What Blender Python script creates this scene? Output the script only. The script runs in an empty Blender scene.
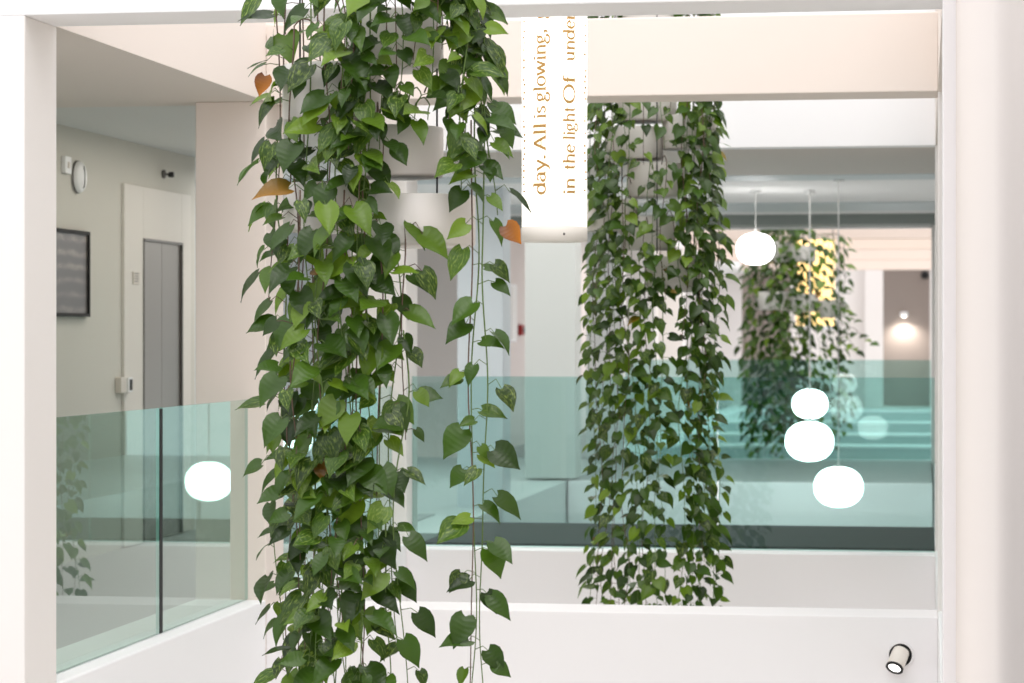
import bpy, bmesh, math, random
from mathutils import Vector, Matrix

random.seed(7)
C = bpy.context.scene.collection
F, VPX, HY, EYE = 2600.0, 926.0, 336.0, 1.45
YAW = math.atan((VPX - 512) / F)
SN, CS = math.sin(YAW), math.cos(YAW)


def pt(px, py, Y):
    """point of the place on the plane at depth Y that is seen at a pixel"""
    X = Y * math.tan(math.atan((px - 512) / F) - YAW)
    zc = -X * SN + Y * CS
    return Vector((X, Y, EYE + (HY - py) * zc / F))


def ptx(px, py, X):
    """the same for the plane at a given X (walls along the atrium)"""
    Y = X / math.tan(math.atan((px - 512) / F) - YAW)
    return pt(px, py, Y)


# ------------------------------------------------------------------ materials
def mat(name, col, rough=0.6, metal=0.0, spec=0.5, bump=0.0, bscale=60.0, mottling=0.0):
    m = bpy.data.materials.new(name)
    m.use_nodes = True
    nt = m.node_tree
    b = nt.nodes['Principled BSDF']
    b.inputs['Base Color'].default_value = (*col, 1)
    b.inputs['Roughness'].default_value = rough
    b.inputs['Metallic'].default_value = metal
    b.inputs['Specular IOR Level'].default_value = spec
    if bump or mottling:
        tc = nt.nodes.new('ShaderNodeTexCoord')
        nz = nt.nodes.new('ShaderNodeTexNoise')
        nz.inputs['Scale'].default_value = bscale
        nz.inputs['Detail'].default_value = 4
        nt.links.new(tc.outputs['Object'], nz.inputs['Vector'])
        if bump:
            bp = nt.nodes.new('ShaderNodeBump')
            bp.inputs['Strength'].default_value = bump
            bp.inputs['Distance'].default_value = 0.004
            nt.links.new(nz.outputs['Fac'], bp.inputs['Height'])
            nt.links.new(bp.outputs['Normal'], b.inputs['Normal'])
        if mottling:
            mx = nt.nodes.new('ShaderNodeMixRGB')
            mx.inputs[1].default_value = (*[c * (1 - mottling) for c in col], 1)
            mx.inputs[2].default_value = (*[min(1, c * (1 + mottling)) for c in col], 1)
            nt.links.new(nz.outputs['Fac'], mx.inputs[0])
            nt.links.new(mx.outputs[0], b.inputs['Base Color'])
    return m


def emis(name, col, strength):
    m = bpy.data.materials.new(name)
    m.use_nodes = True
    b = m.node_tree.nodes['Principled BSDF']
    b.inputs['Base Color'].default_value = (*col, 1)
    b.inputs['Emission Color'].default_value = (*col, 1)
    b.inputs['Emission Strength'].default_value = strength
    b.inputs['Roughness'].default_value = 0.4
    return m


def glass(name, tint, refl=1.7):
    """tinted flat safety glass: what lies behind is tinted, both faces mirror by the angle"""
    m = bpy.data.materials.new(name)
    m.use_nodes = True
    nt = m.node_tree
    nt.nodes.clear()
    out = nt.nodes.new('ShaderNodeOutputMaterial')
    tr = nt.nodes.new('ShaderNodeBsdfTransparent')
    tr.inputs['Color'].default_value = (*[math.sqrt(c) for c in tint], 1)
    gl = nt.nodes.new('ShaderNodeBsdfGlossy')
    gl.inputs['Roughness'].default_value = 0.0
    gl.inputs['Color'].default_value = (0.95, 1, 0.98, 1)
    fr = nt.nodes.new('ShaderNodeFresnel')
    fr.inputs['IOR'].default_value = 1.5
    ge = nt.nodes.new('ShaderNodeNewGeometry')
    inv = nt.nodes.new('ShaderNodeMath'); inv.operation = 'SUBTRACT'; inv.inputs[0].default_value = 1.0
    mu = nt.nodes.new('ShaderNodeMath'); mu.operation = 'MULTIPLY'
    m2 = nt.nodes.new('ShaderNodeMath'); m2.operation = 'MULTIPLY'; m2.inputs[1].default_value = refl; m2.use_clamp = True
    mix = nt.nodes.new('ShaderNodeMixShader')
    nt.links.new(ge.outputs['Backfacing'], inv.inputs[1])
    nt.links.new(fr.outputs[0], mu.inputs[0]); nt.links.new(inv.outputs[0], mu.inputs[1])
    nt.links.new(mu.outputs[0], m2.inputs[0])
    nt.links.new(m2.outputs[0], mix.inputs[0]); nt.links.new(tr.outputs[0], mix.inputs[1]); nt.links.new(gl.outputs[0], mix.inputs[2])
    nt.links.new(mix.outputs[0], out.inputs[0])
    return m


def leaf_material():
    m = bpy.data.materials.new('pothos_leaf')
    m.use_nodes = True
    nt = m.node_tree
    L = nt.links.new
    b = nt.nodes['Principled BSDF']
    out = nt.nodes['Material Output']
    at = nt.nodes.new('ShaderNodeAttribute'); at.attribute_name = 'tone'
    sp = nt.nodes.new('ShaderNodeSeparateColor'); L(at.outputs['Color'], sp.inputs[0])
    uv = nt.nodes.new('ShaderNodeUVMap'); uv.uv_map = 'leafuv'
    # greens from leaf to leaf
    ramp = nt.nodes.new('ShaderNodeValToRGB')
    e = ramp.color_ramp.elements
    e[0].position = 0; e[0].color = (0.014, 0.034, 0.003, 1)
    e[1].position = 1; e[1].color = (0.175, 0.280, 0.021, 1)
    k = ramp.color_ramp.elements.new(0.6); k.color = (0.046, 0.106, 0.008, 1)
    L(sp.outputs[0], ramp.inputs[0])
    # cream green streaks that run out from the midrib
    mp = nt.nodes.new('ShaderNodeMapping'); mp.inputs['Scale'].default_value = (2.2, 5.5, 1)
    ad = nt.nodes.new('ShaderNodeVectorMath'); ad.operation = 'ADD'
    L(uv.outputs[0], ad.inputs[0]); L(at.outputs['Vector'], ad.inputs[1])
    sc = nt.nodes.new('ShaderNodeVectorMath'); sc.operation = 'SCALE'; sc.inputs['Scale'].default_value = 1.0
    L(ad.outputs[0], mp.inputs[0])
    nz = nt.nodes.new('ShaderNodeTexNoise'); nz.inputs['Scale'].default_value = 2.4; nz.inputs['Detail'].default_value = 3
    L(mp.outputs[0], nz.inputs['Vector'])
    mu = nt.nodes.new('ShaderNodeMath'); mu.operation = 'MULTIPLY'
    gt = nt.nodes.new('ShaderNodeMapRange'); gt.inputs[1].default_value = 0.50; gt.inputs[2].default_value = 0.70
    L(nz.outputs['Fac'], gt.inputs[0])
    L(gt.outputs[0], mu.inputs[0]); L(sp.outputs[1], mu.inputs[1])
    mx = nt.nodes.new('ShaderNodeMixRGB'); mx.inputs[2].default_value = (0.27, 0.36, 0.075, 1)
    L(mu.outputs[0], mx.inputs[0]); L(ramp.outputs[0], mx.inputs[1])
    # withered leaves
    r2 = nt.nodes.new('ShaderNodeValToRGB')
    e = r2.color_ramp.elements
    e[0].position = 0.0; e[0].color = (0.10, 0.03, 0.01, 1)
    e[1].position = 1.0; e[1].color = (0.75, 0.26, 0.02, 1)
    L(uv.outputs[0], r2.inputs[0])
    m3 = nt.nodes.new('ShaderNodeMixRGB'); L(sp.outputs[2], m3.inputs[0]); L(mx.outputs[0], m3.inputs[1]); L(r2.outputs[0], m3.inputs[2])
    # side veins
    wv = nt.nodes.new('ShaderNodeBump'); wv.inputs['Strength'].default_value = 0.12; wv.inputs['Distance'].default_value = 0.004
    wt = nt.nodes.new('ShaderNodeTexWave'); wt.inputs['Scale'].default_value = 2.2; wt.bands_direction = 'X'
    L(uv.outputs[0], wt.inputs['Vector']); L(wt.outputs['Fac'], wv.inputs['Height'])
    L(wv.outputs[0], b.inputs['Normal'])
    L(m3.outputs[0], b.inputs['Base Color'])
    b.inputs['Roughness'].default_value = 0.34
    b.inputs['Specular IOR Level'].default_value = 0.4
    tl = nt.nodes.new('ShaderNodeBsdfTranslucent')
    br = nt.nodes.new('ShaderNodeMixRGB'); br.blend_type = 'MULTIPLY'; br.inputs[0].default_value = 1; br.inputs[2].default_value = (1.6, 1.7, 0.7, 1)
    L(m3.outputs[0], br.inputs[1]); L(br.outputs[0], tl.inputs[0])
    ms = nt.nodes.new('ShaderNodeMixShader'); ms.inputs[0].default_value = 0.28
    L(b.outputs[0], ms.inputs[1]); L(tl.outputs[0], ms.inputs[2]); L(ms.outputs[0], out.inputs[0])
    return m


def artwork_material():
    m = bpy.data.materials.new('artwork_print')
    m.use_nodes = True
    nt = m.node_tree
    L = nt.links.new
    b = nt.nodes['Principled BSDF']
    tc = nt.nodes.new('ShaderNodeTexCoord')
    wa = nt.nodes.new('ShaderNodeTexWave'); wa.bands_direction = 'Y'; wa.inputs['Scale'].default_value = 9.0; wa.inputs['Distortion'].default_value = 1.2
    wv = nt.nodes.new('ShaderNodeTexWave'); wv.bands_direction = 'Z'; wv.inputs['Scale'].default_value = 3.4; wv.inputs['Distortion'].default_value = 2.2
    nz = nt.nodes.new('ShaderNodeTexNoise'); nz.inputs['Scale'].default_value = 4.0
    for q_ in (wa, wv, nz):
        L(tc.outputs['Object'], q_.inputs['Vector'])
    m0 = nt.nodes.new('ShaderNodeMath'); m0.operation = 'MULTIPLY'; L(wa.outputs['Fac'], m0.inputs[0]); L(wv.outputs['Fac'], m0.inputs[1])
    mu = nt.nodes.new('ShaderNodeMath'); mu.operation = 'MULTIPLY'; L(m0.outputs[0], mu.inputs[0]); L(nz.outputs['Fac'], mu.inputs[1])
    rp = nt.nodes.new('ShaderNodeValToRGB')
    e = rp.color_ramp.elements
    e[0].position = 0.12; e[0].color = (0.13, 0.12, 0.12, 1)
    e[1].position = 0.60; e[1].color = (0.46, 0.40, 0.33, 1)
    k = e.new(0.30); k.color = (0.20, 0.18, 0.17, 1)
    L(mu.outputs[0], rp.inputs[0]); L(rp.outputs[0], b.inputs['Base Color'])
    b.inputs['Roughness'].default_value = 0.3
    b.inputs['Specular IOR Level'].default_value = 0.25
    return m


M = dict(
    white=mat('white_paint', (0.86, 0.84, 0.85), 0.65, bump=0.05, bscale=180),
    bright=mat('bright_white_paint', (0.93, 0.93, 0.94), 0.6, bump=0.05, bscale=180),
    cream=mat('cream_paint', (0.82, 0.735, 0.675), 0.65, bump=0.05, bscale=180),
    warm=mat('warm_white_paint', (0.85, 0.815, 0.79), 0.65, bump=0.05, bscale=180),
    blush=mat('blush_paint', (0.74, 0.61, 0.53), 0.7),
    soffit=mat('soffit_paint', (0.70, 0.65, 0.60), 0.8),
    grey=mat('grey_wall_paint', (0.60, 0.58, 0.52), 0.75, bump=0.04, bscale=120),
    cool=mat('cool_grey_paint', (0.66, 0.71, 0.75), 0.7),
    rose=mat('rose_grey_paint', (0.76, 0.69, 0.66), 0.7),
    ceil=mat('ceiling_paint', (0.66, 0.67, 0.65), 0.8),
    ceil2=mat('pale_ceiling_panel', (0.78, 0.77, 0.76), 0.8),
    band=mat('ceiling_band_and_ledge_shade', (0.50, 0.55, 0.56), 0.5),
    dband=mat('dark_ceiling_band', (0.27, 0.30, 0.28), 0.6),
    floor=mat('grey_floor', (0.34, 0.35, 0.35), 0.45, mottling=0.06, bscale=8),
    lfloor=mat('pale_floor', (0.58, 0.62, 0.62), 0.35, mottling=0.04, bscale=6),
    carpet=mat('charcoal_carpet', (0.045, 0.047, 0.046), 0.9, bump=0.4, bscale=300, mottling=0.15),
    taupe=mat('taupe_wall', (0.33, 0.28, 0.25), 0.7),
    steel=mat('brushed_steel', (0.30, 0.28, 0.255), 0.36, 0.95),
    dsteel=mat('dark_steel', (0.16, 0.15, 0.14), 0.4, 0.8),
    black=mat('black_rubber', (0.006, 0.006, 0.006), 0.6),
    frame=mat('dark_frame', (0.012, 0.011, 0.010), 0.6, spec=0.2),
    plastic=mat('white_plastic', (0.80, 0.80, 0.79), 0.35),
    beige=mat('beige_plastic', (0.62, 0.57, 0.50), 0.4),
    red=mat('red_plastic', (0.35, 0.01, 0.01), 0.4),
    pot=mat('white_pot', (0.70, 0.665, 0.63), 0.45, bump=0.03, bscale=90),
    soil=mat('dark_soil', (0.045, 0.03, 0.02), 0.95, bump=0.8, bscale=60, mottling=0.4),
    cable=mat('steel_cable', (0.09, 0.09, 0.09), 0.45, 0.5),
    lightcable=mat('pale_cord', (0.42, 0.42, 0.41), 0.5),
    stem=mat('brown_stem', (0.13, 0.075, 0.05), 0.6),
    gstem=mat('green_stem', (0.10, 0.17, 0.03), 0.5),
    letter=mat('gold_lettering', (0.50, 0.29, 0.085), 0.5),
    gedge=mat('glass_edge', (0.20, 0.42, 0.36), 0.15),
    glass_side=glass('green_glass', (0.60, 0.765, 0.69), 1.75),
    glass_cross=glass('teal_glass', (0.52, 0.745, 0.715), 1.5),
    globe=emis('opal_glass_lit', (1.0, 0.985, 0.97), 7.0),
    lantern=emis('lantern_paper_lit', (1.0, 0.955, 0.86), 1.25),
    gold=emis('amber_lantern_lit', (1.0, 0.70, 0.28), 1.5),
    lens=emis('spot_lens_lit', (1.0, 0.98, 0.94), 3.0),
    leaf=leaf_material(),
    art=artwork_material(),
)


# ------------------------------------------------------------------ mesh helpers
class MB:
    def __init__(s):
        s.v, s.f, s.mi, s.sm = [], [], [], []

    def add(s, vs, fs, mi=0, smooth=False):
        o = len(s.v)
        s.v += [tuple(p) for p in vs]
        for f in fs:
            s.f.append([i + o for i in f]); s.mi.append(mi); s.sm.append(smooth)

    def box(s, x0, x1, y0, y1, z0, z1, mi=0):
        vs = [(x, y, z) for z in (z0, z1) for y in (y0, y1) for x in (x0, x1)]
        s.add(vs, [(0, 2, 3, 1), (4, 5, 7, 6), (0, 1, 5, 4), (2, 6, 7, 3), (0, 4, 6, 2), (1, 3, 7, 5)], mi)
        return s

    def tube(s, pts, r, n=6, mi=0, r1=None):
        pts = [Vector(p) for p in pts]
        rings = []
        ref = Vector((0.31, 0.87, 0.2))
        for i, p in enumerate(pts):
            d = (pts[min(i + 1, len(pts) - 1)] - pts[max(i - 1, 0)])
            if d.length < 1e-9:
                d = Vector((0, 0, 1))
            d.normalize()
            a = d.cross(ref)
            if a.length < 0.05:
                a = d.cross(Vector((1, 0, 0)))
            a.normalize(); b = d.cross(a)
            rr = r if r1 is None else r + (r1 - r) * i / max(1, len(pts) - 1)
            rings.append([p + (a * math.cos(t) + b * math.sin(t)) * rr for t in [2 * math.pi * j / n for j in range(n)]])
        vs = [q for rg in rings for q in rg]
        fs = []
        for i in range(len(rings) - 1):
            for j in range(n):
                k = (j + 1) % n
                fs.append((i * n + j, i * n + k, (i + 1) * n + k, (i + 1) * n + j))
        fs.append(tuple(range(n - 1, -1, -1)))
        fs.append(tuple((len(rings) - 1) * n + j for j in range(n)))
        s.add(vs, fs, mi, True)
        return s

    def lathe(s, prof, n=40, c=(0, 0, 0), mi=0, R=None, smooth=True):
        """profile of (radius, height); R turns the axis"""
        c = Vector(c)
        vs, fs, idx = [], [], []
        for r, z in prof:
            if r < 1e-6:
                idx.append([len(vs)]); vs.append(Vector((0, 0, z)))
            else:
                idx.append(list(range(len(vs), len(vs) + n)))
                vs += [Vector((r * math.cos(2 * math.pi * j / n), r * math.sin(2 * math.pi * j / n), z)) for j in range(n)]
        for a, b in zip(idx[:-1], idx[1:]):
            for j in range(n):
                k = (j + 1) % n
                if len(a) == 1 and len(b) == 1:
                    continue
                if len(a) == 1:
                    fs.append((a[0], b[k], b[j]))
                elif len(b) == 1:
                    fs.append((a[j], a[k], b[0]))
                else:
                    fs.append((a[j], a[k], b[k], b[j]))
        if R is not None:
            vs = [R @ p for p in vs]
        s.add([p + c for p in vs], fs, mi, smooth)
        return s

    def build(s, name, mats, parent=None, bevel=0.0, loc=(0, 0, 0)):
        me = bpy.data.meshes.new(name)
        me.from_pydata(s.v, [], s.f)
        if not isinstance(mats, (list, tuple)):
            mats = [mats]
        for m in mats:
            me.materials.append(m)
        me.polygons.foreach_set('material_index', s.mi)
        me.polygons.foreach_set('use_smooth', s.sm)
        me.update()
        o = bpy.data.objects.new(name, me)
        C.objects.link(o)
        if parent is not None:
            o.parent = parent
            o.location = Vector(loc)
        else:
            o.location = Vector(loc)
        if bevel:
            b = o.modifiers.new('bevel', 'BEVEL'); b.width = bevel; b.segments = 2; b.limit_method = 'ANGLE'
        return o


def tag(o, label, cat, group=None, kind=None):
    o['label'] = label; o['category'] = cat
    if group: o['group'] = group
    if kind: o['kind'] = kind
    return o


def thing(name, label, cat, loc=(0, 0, 0), group=None, kind=None):
    o = bpy.data.objects.new(name, None)
    o.empty_display_size = 0.1
    C.objects.link(o); o.location = loc
    return tag(o, label, cat, group, kind)


def struct(name, label, cat, m, boxes, bevel=0.0):
    b = MB()
    for bx in boxes:
        b.box(*bx)
    return tag(b.build(name, m, None, bevel), label, cat, None, 'structure')


# ------------------------------------------------------------------ the building
XG, XE, XI = -3.69, -3.58, -3.98        # glass line, slab edge, inner edge of the kerb
XR = 0.062                              # right edge of the atrium
ZS = 2.74                               # soffit height
ZL = 2.86                               # lobby ceiling
XW = -5.46                              # corridor wall

# columns of the left row, one every four metres
cols = [
    (10.02, 10.41, 'warm', 'white square column at the near left corner of the glass balustrade'),
    (13.89, 14.29, 'cream', 'cream square column where the two panel glass balustrade ends'),
    (17.80, 18.20, 'warm', 'white square column at the left end of the wide teal glass balustrade'),
    (22.0, 22.4, 'cool', 'bluish grey column just behind the left end of the teal glass'),
    (26.2, 26.65, 'ceil', 'pale grey column behind the teal glass, under the lit text lantern'),
    (30.6, 31.0, 'ceil2', 'pale column far behind the second hanging planter'),
    (34.7, 35.1, 'warm', 'distant column behind the second hanging planter, next one farther off'),
    (38.7, 39.1, 'warm', 'distant column to the right of the second hanging planter'),
]
for i, (y0, y1, mk, lab) in enumerate(cols):
    x1 = XE if i != 4 else -3.52
    x0 = XI if i != 4 else -4.04
    struct('column', lab, 'column', M[mk], [(x0, x1, y0, y1, -0.6 if i < 3 else (-0.6 if i == 3 else 0.0), ZS)], 0.006)
rcols = [
    (10.02, 10.41, 'white', 'white column framing the opening on its right side'),
    (13.89, 14.29, 'warm', 'column edge at the right end of the cream cross beam'),
    (17.80, 18.20, 'warm', 'column edge at the right end of the wide teal glass'),
    (30.6, 31.0, 'warm', 'column edge far behind at the right end of the second teal glass'),
]
for i, (y0, y1, mk, lab) in enumerate(rcols):
    struct('column', lab, 'column', M[mk], [(XR, XR + 0.40, y0, y1, -0.6, ZS)], 0.006)
# near wall on the right, running towards the viewer
struct('ceiling', 'unseen corridor ceiling over the viewer, added to shade the near wall', 'ceiling', M['bright'], [(-6, 4, -2, 3.2, ZS, 3.1)])  # out of view, added to keep top light off the near wall end
struct('floor', 'corridor floor under the viewer', 'floor', M['floor'], [(-6, 4, -2, 4.4, -0.3, 0.0)])
struct('wall_behind', 'plain unseen wall behind the viewer, added to dim the light', 'wall', M['bright'], [(-6, 4, -2.2, -2.0, 0, ZS)])  # out of view, added to cut the light on faces towards the viewer
wn = struct('wall_near', 'tall white wall end running along the right edge, closest to the viewer', 'wall', mat('near_wall_paint', (0.85, 0.775, 0.73), 0.65),
            [(0.112, 0.62, 4.26, 10.02, -0.6, 3.6)], 0.035)
wn.modifiers['bevel'].segments = 5

# beams across the atrium
struct('beam', 'white frame beam along the very top edge, in front of the lantern', 'beam', M['bright'], [(XW - 0.3, XR + 0.4, 10.02, 10.41, ZS, 3.4)], 0.006)
struct('beam', 'cream cross beam high behind the lit text lantern', 'beam', M['cream'], [(XE, XR, 13.89, 14.29, ZS, 3.16)], 0.006)
struct('beam', 'low white cross beam whose front holds the round spotlight', 'beam', M['white'], [(XE, XR, 13.89, 14.29, -0.9, -0.035)], 0.006)
struct('beam', 'low white beam carrying the wide teal glass balustrade', 'beam', M['white'], [(XE, XR, 17.80, 18.20, -0.9, -0.035)], 0.006)

# left slab edges: lower kerb and upper fascia
for nm, x0, x1, side in (('left', XI, XE, 'left'), ('right', XR, XR + 0.4, 'right')):
    struct('kerb', 'white slab edge under the %s' % ('two panel green glass balustrade' if side == 'left' else 'right hand side of the atrium'), 'kerb', M['bright'],
           [(x0, x1, a, b, -0.55, 0.0) for a, b in ((10.41, 13.89), (14.29, 17.8))], 0.008)
struct('fascia', 'cream upper fascia above the corridor with the lift', 'fascia', M['cream'],
       [(XE - 0.12, XE, a, b, ZS + 0.002, 3.9) for a, b in ((10.41, 13.89), (14.29, 17.8))])
struct('fascia', 'upper fascia along the right side of the atrium', 'fascia', M['cream'],
       [(XR, XR + 0.12, a, b, ZS, 3.9) for a, b in ((10.41, 13.89), (14.29, 17.8))])
struct('fascia', 'bright white fascia over the wide teal glass, behind the cream beam', 'fascia', M['bright'], [(XE - 0.12, XR + 0.12, 17.8, 18.0, ZS, 4.6)])

# left corridor
struct('floor', 'grey corridor floor behind the two panel green glass', 'floor', M['floor'], [(XW, XI, 9.0, 21.0, -0.3, -0.012)])
struct('ceiling', 'grey beige soffit slab above the corridor by the near left column', 'ceiling', M['soffit'], [(XW - 0.3, XE - 0.001, 10.41, 14.1, ZS, 3.1)])
struct('ceiling', 'darker corridor ceiling over the lift lobby', 'ceiling', M['ceil'], [(XW - 0.3, XE - 0.12, 14.1, 21.0, ZS + 0.06, 3.1)])
struct('wall_left', 'grey corridor wall carrying the picture, sounder and lift', 'wall', M['grey'], [(XW - 0.3, XW, 9.0, 19.05, -0.3, ZS + 0.06)])
struct('wall_back', 'bluish corridor wall beyond the lift', 'wall', M['cool'], [(XW - 2.2, XW - 2.0, 19.05, 32.0, -0.02, ZS + 0.1), (XW - 2.0, XW - 0.3, 18.8, 19.05, -0.02, ZS + 0.1)])
struct('wall_far', 'rose grey wall behind the columns left of the lantern foot', 'wall', M['rose'], [(XW - 0.1, XW + 0.1, 32.0, 46.0, -0.5, ZS + 0.1), (XW - 2.2, XW + 0.1, 31.9, 32.0, -0.5, ZS + 0.1)])

# right corridor (glimpsed at the edge and in the glass)
struct('floor', 'floor of the corridor on the right side of the atrium', 'floor', M['floor'], [(XR + 0.4, 2.4, 10.03, 18.0, -0.3, -0.012)])
struct('ceiling', 'ceiling of the corridor on the right side of the atrium', 'ceiling', M['ceil'], [(XR + 0.12, 2.6, 10.03, 18.0, ZS, 3.1)])
struct('wall_right', 'grey wall of the corridor on the right side of the atrium', 'wall', M['grey'], [(2.4, 2.6, 10.03, 18.0, -0.3, ZS)])
struct('wall_right_lobby', 'taupe wall on the right side of the lobby', 'wall', M['taupe'], [(2.4, 2.6, 18.0, 31.0, -1.3, ZL)])

# lobby behind the wide teal glass
struct('floor', 'pale lobby floor left of the lamp void behind the teal glass', 'floor', M['lfloor'],
       [(XW - 2.2, XE - 0.02, 19.05, 31.0, -0.45, -0.02)])
struct('floor', 'lobby floor right of the lamp void', 'floor', M['lfloor'], [(XR + 0.02, 2.4, 18.2, 31.0, -0.45, -0.02)])
struct('floor', 'charcoal carpet strip just behind the wide teal glass', 'floor', M['carpet'], [(XE + 0.03, XR, 18.2, 20.25, -0.45, -0.02)])
struct('floor', 'grey floor strip across the far side of the lamp void', 'floor', M['floor'], [(XE, XR, 26.22, 31.0, -0.24, -0.02)])
struct('trim_1', 'white slab edge on the far side of the lamp void', 'slab edge', M['white'], [(XE, XR, 26.1, 26.22, -0.9, -0.02)])
struct('ground', 'lower storey floor under the lamp void', 'floor', M['lfloor'], [(XW, 2.4, 18.2, 31.0, -1.35, -1.2)])
struct('ceiling', 'pale lobby ceiling behind the bright white fascia', 'ceiling', M['ceil2'], [(XE - 0.12, 2.6, 18.0, 31.0, ZL, 3.6), (XW - 2.2, XE - 0.12, 21.0, 32.0, ZL, 3.6)])
struct('ceiling', 'grey ceiling panel right behind the bright white fascia', 'ceiling', M['soffit'], [(XE - 0.12, 2.4, 18.0, 20.9, ZS, ZL)])
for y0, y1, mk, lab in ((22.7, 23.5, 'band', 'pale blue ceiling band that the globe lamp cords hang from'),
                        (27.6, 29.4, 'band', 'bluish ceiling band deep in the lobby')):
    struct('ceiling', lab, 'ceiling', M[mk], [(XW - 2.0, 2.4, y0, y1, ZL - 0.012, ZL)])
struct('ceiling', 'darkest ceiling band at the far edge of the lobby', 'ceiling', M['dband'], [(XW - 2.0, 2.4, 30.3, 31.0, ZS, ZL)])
struct('fascia', 'far lobby fascia facing the second atrium', 'fascia', M['bright'], [(XE - 0.2, 2.4, 31.0, 31.1, ZS - 0.02, 3.6)])

# second atrium: more cross beams, low and high, up to the end wall
ys = [34.7, 38.9, 44.4, 51.0]
labs = ['nearest', 'second', 'third', 'last']
for y, w in zip(ys, labs):
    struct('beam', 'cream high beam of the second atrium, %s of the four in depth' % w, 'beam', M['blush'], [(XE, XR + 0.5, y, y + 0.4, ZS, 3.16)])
    struct('beam', 'low white ledge beam of the second atrium, front shade painted grey, %s of the four in depth' % w, 'beam', M['band'], [(XE, XR + 0.5, y, y + 0.4, -0.9, -0.035)])  # grey body paints the shade on the front of the white ledge
    MB().box(XE, XR + 0.5, y - 0.01, y + 0.41, -0.035, 0.0).build('lit_ledge_top', M['bright'], bpy.context.scene.collection.objects[-1])  # white strip painted on as the brightly lit top of the ledge
struct('beam', 'low beam carrying the second teal glass', 'beam', M['white'], [(XE, XR + 0.5, 31.0, 31.25, -0.9, -0.02)])
e0, e1 = pt(883, 300, 54.0).x, pt(930, 300, 54.0).x
f0, f1 = pt(741, 300, 54.0).x, pt(790, 300, 54.0).x
struct('wall_end', 'pale end wall of the second atrium with two tall recesses', 'wall', mat('end_wall_paint', (0.70, 0.655, 0.63), 0.7),
       [(f1, e0, 54.0, 54.3, -0.9, 3.0), (e1, 3.0, 54.0, 54.3, -0.9, 3.0), (-8, f0, 54.0, 54.3, -0.9, 3.0), (-8, 3, 54.0, 54.3, 2.92, 6.5),
        (pt(865, 300, 53.6).x, e0, 53.6, 54.0, -0.9, 6.0)])
struct('wall_end_recess', 'taupe recess wall with the lit wall lamp, far right', 'wall', M['taupe'], [(e0 - 0.3, e1 + 0.3, 55.0, 55.2, -0.02, 3.0)])
struct('wall_end_recess', 'taupe recess wall behind the distant planter', 'wall', M['taupe'], [(f0 - 0.3, f1 + 0.3, 55.0, 55.2, -0.02, 3.0)])
struct('floor', 'floor in front of the end wall of the second atrium', 'floor', M['lfloor'], [(-8, 3, 51.4, 55.2, -0.3, -0.02)])
struct('ground', 'pale ground floor far below the atria', 'floor', mat('oak_floor', (0.58, 0.53, 0.48), 0.5), [(-9, 4, -2, 56, -4.2, -4.0)])
struct('kerb', 'white slab edge along the left of the second atrium', 'kerb', M['bright'], [(XI, XE, 31.25, 54.0, -0.55, 0.0)])
struct('floor', 'corridor floor left of the second atrium', 'floor', M['floor'], [(XW - 0.1, XI, 31.0, 54.0, -0.3, -0.012)])
struct('ceiling', 'corridor ceiling left of the second atrium', 'ceiling', M['ceil2'], [(XW - 0.1, XE, 31.0, 54.0, ZS, 3.3)])


# ------------------------------------------------------------------ glass balustrades
def pane(b, x0, x1, y0, y1, z0, z1):
    """a flat pane: clear faces (material 0) and polished green edges (material 1)"""
    vs = [(x, y, z) for z in (z0, z1) for y in (y0, y1) for x in (x0, x1)]
    fs = [(0, 2, 3, 1), (4, 5, 7, 6), (0, 1, 5, 4), (2, 6, 7, 3), (0, 4, 6, 2), (1, 3, 7, 5)]
    thin_x = (x1 - x0) < (y1 - y0)
    for k, f in enumerate(fs):
        clear = (k in (4, 5)) if thin_x else (k in (2, 3))
        b.add(vs, [f], 0 if clear else 1)


def pane_obj(x0, x1, y0, y1, z0, z1, m, parent):
    b = MB(); pane(b, x0, x1, y0, y1, z0, z1)
    return b.build('glass_pane', [m, M['gedge']], parent)


ZT, ZC = 1.10, 1.166
t = thing('glass_balustrade', 'green tinted two panel glass balustrade in front of the lift corridor', 'balustrade', (0, 0, 0))
pane_obj(XG - 0.008, XG + 0.008, 10.36, 12.215, 0.003, ZT, M['glass_side'], t)
pane_obj(XG - 0.008, XG + 0.008, 12.275, 13.885, 0.003, ZT, M['glass_side'], t)
s_ = MB().box(XG - 0.010, XG + 0.010, 12.222, 12.268, 0.003, ZT - 0.005).build('joint_seal', M['black'], t)
s_['label'] = 'black vertical seal between the two panes'
t = thing('glass_balustrade', 'short teal glass balustrade seen behind the foreground vines', 'balustrade', (0, 0, 0))
pane_obj(XG - 0.008, XG + 0.008, 14.295, 16.0, 0.003, ZT, M['glass_cross'], t)
pane_obj(XG - 0.008, XG + 0.008, 16.01, 17.795, 0.003, ZT, M['glass_cross'], t)
xj = pt(718, 400, 18.0).x
t = thing('glass_balustrade', 'wide teal glass balustrade on the white ledge behind the second planter', 'balustrade', (0, 0, 0))
pane_obj(XE + 0.004, xj - 0.005, 17.992, 18.008, -0.033, ZC, M['glass_cross'], t)
pane_obj(xj + 0.005, XR - 0.004, 17.992, 18.008, -0.033, ZC, M['glass_cross'], t)
MB().box(XE + 0.002, XR - 0.002, 17.975, 18.025, -0.035, -0.028).build('base_channel', M['bright'], t)
t = thing('glass_balustrade', 'distant second teal glass balustrade in front of the smallest planter', 'balustrade', (0, 0, 0))
pane_obj(XE + 0.004, -1.8, 31.092, 31.108, -0.018, ZC, M['glass_cross'], t)
pane_obj(-1.79, XR - 0.004, 31.092, 31.108, -0.018, ZC, M['glass_cross'], t)
t = thing('glass_balustrade', 'glass balustrade along the right side of the atrium', 'balustrade', (0, 0, 0))
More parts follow.
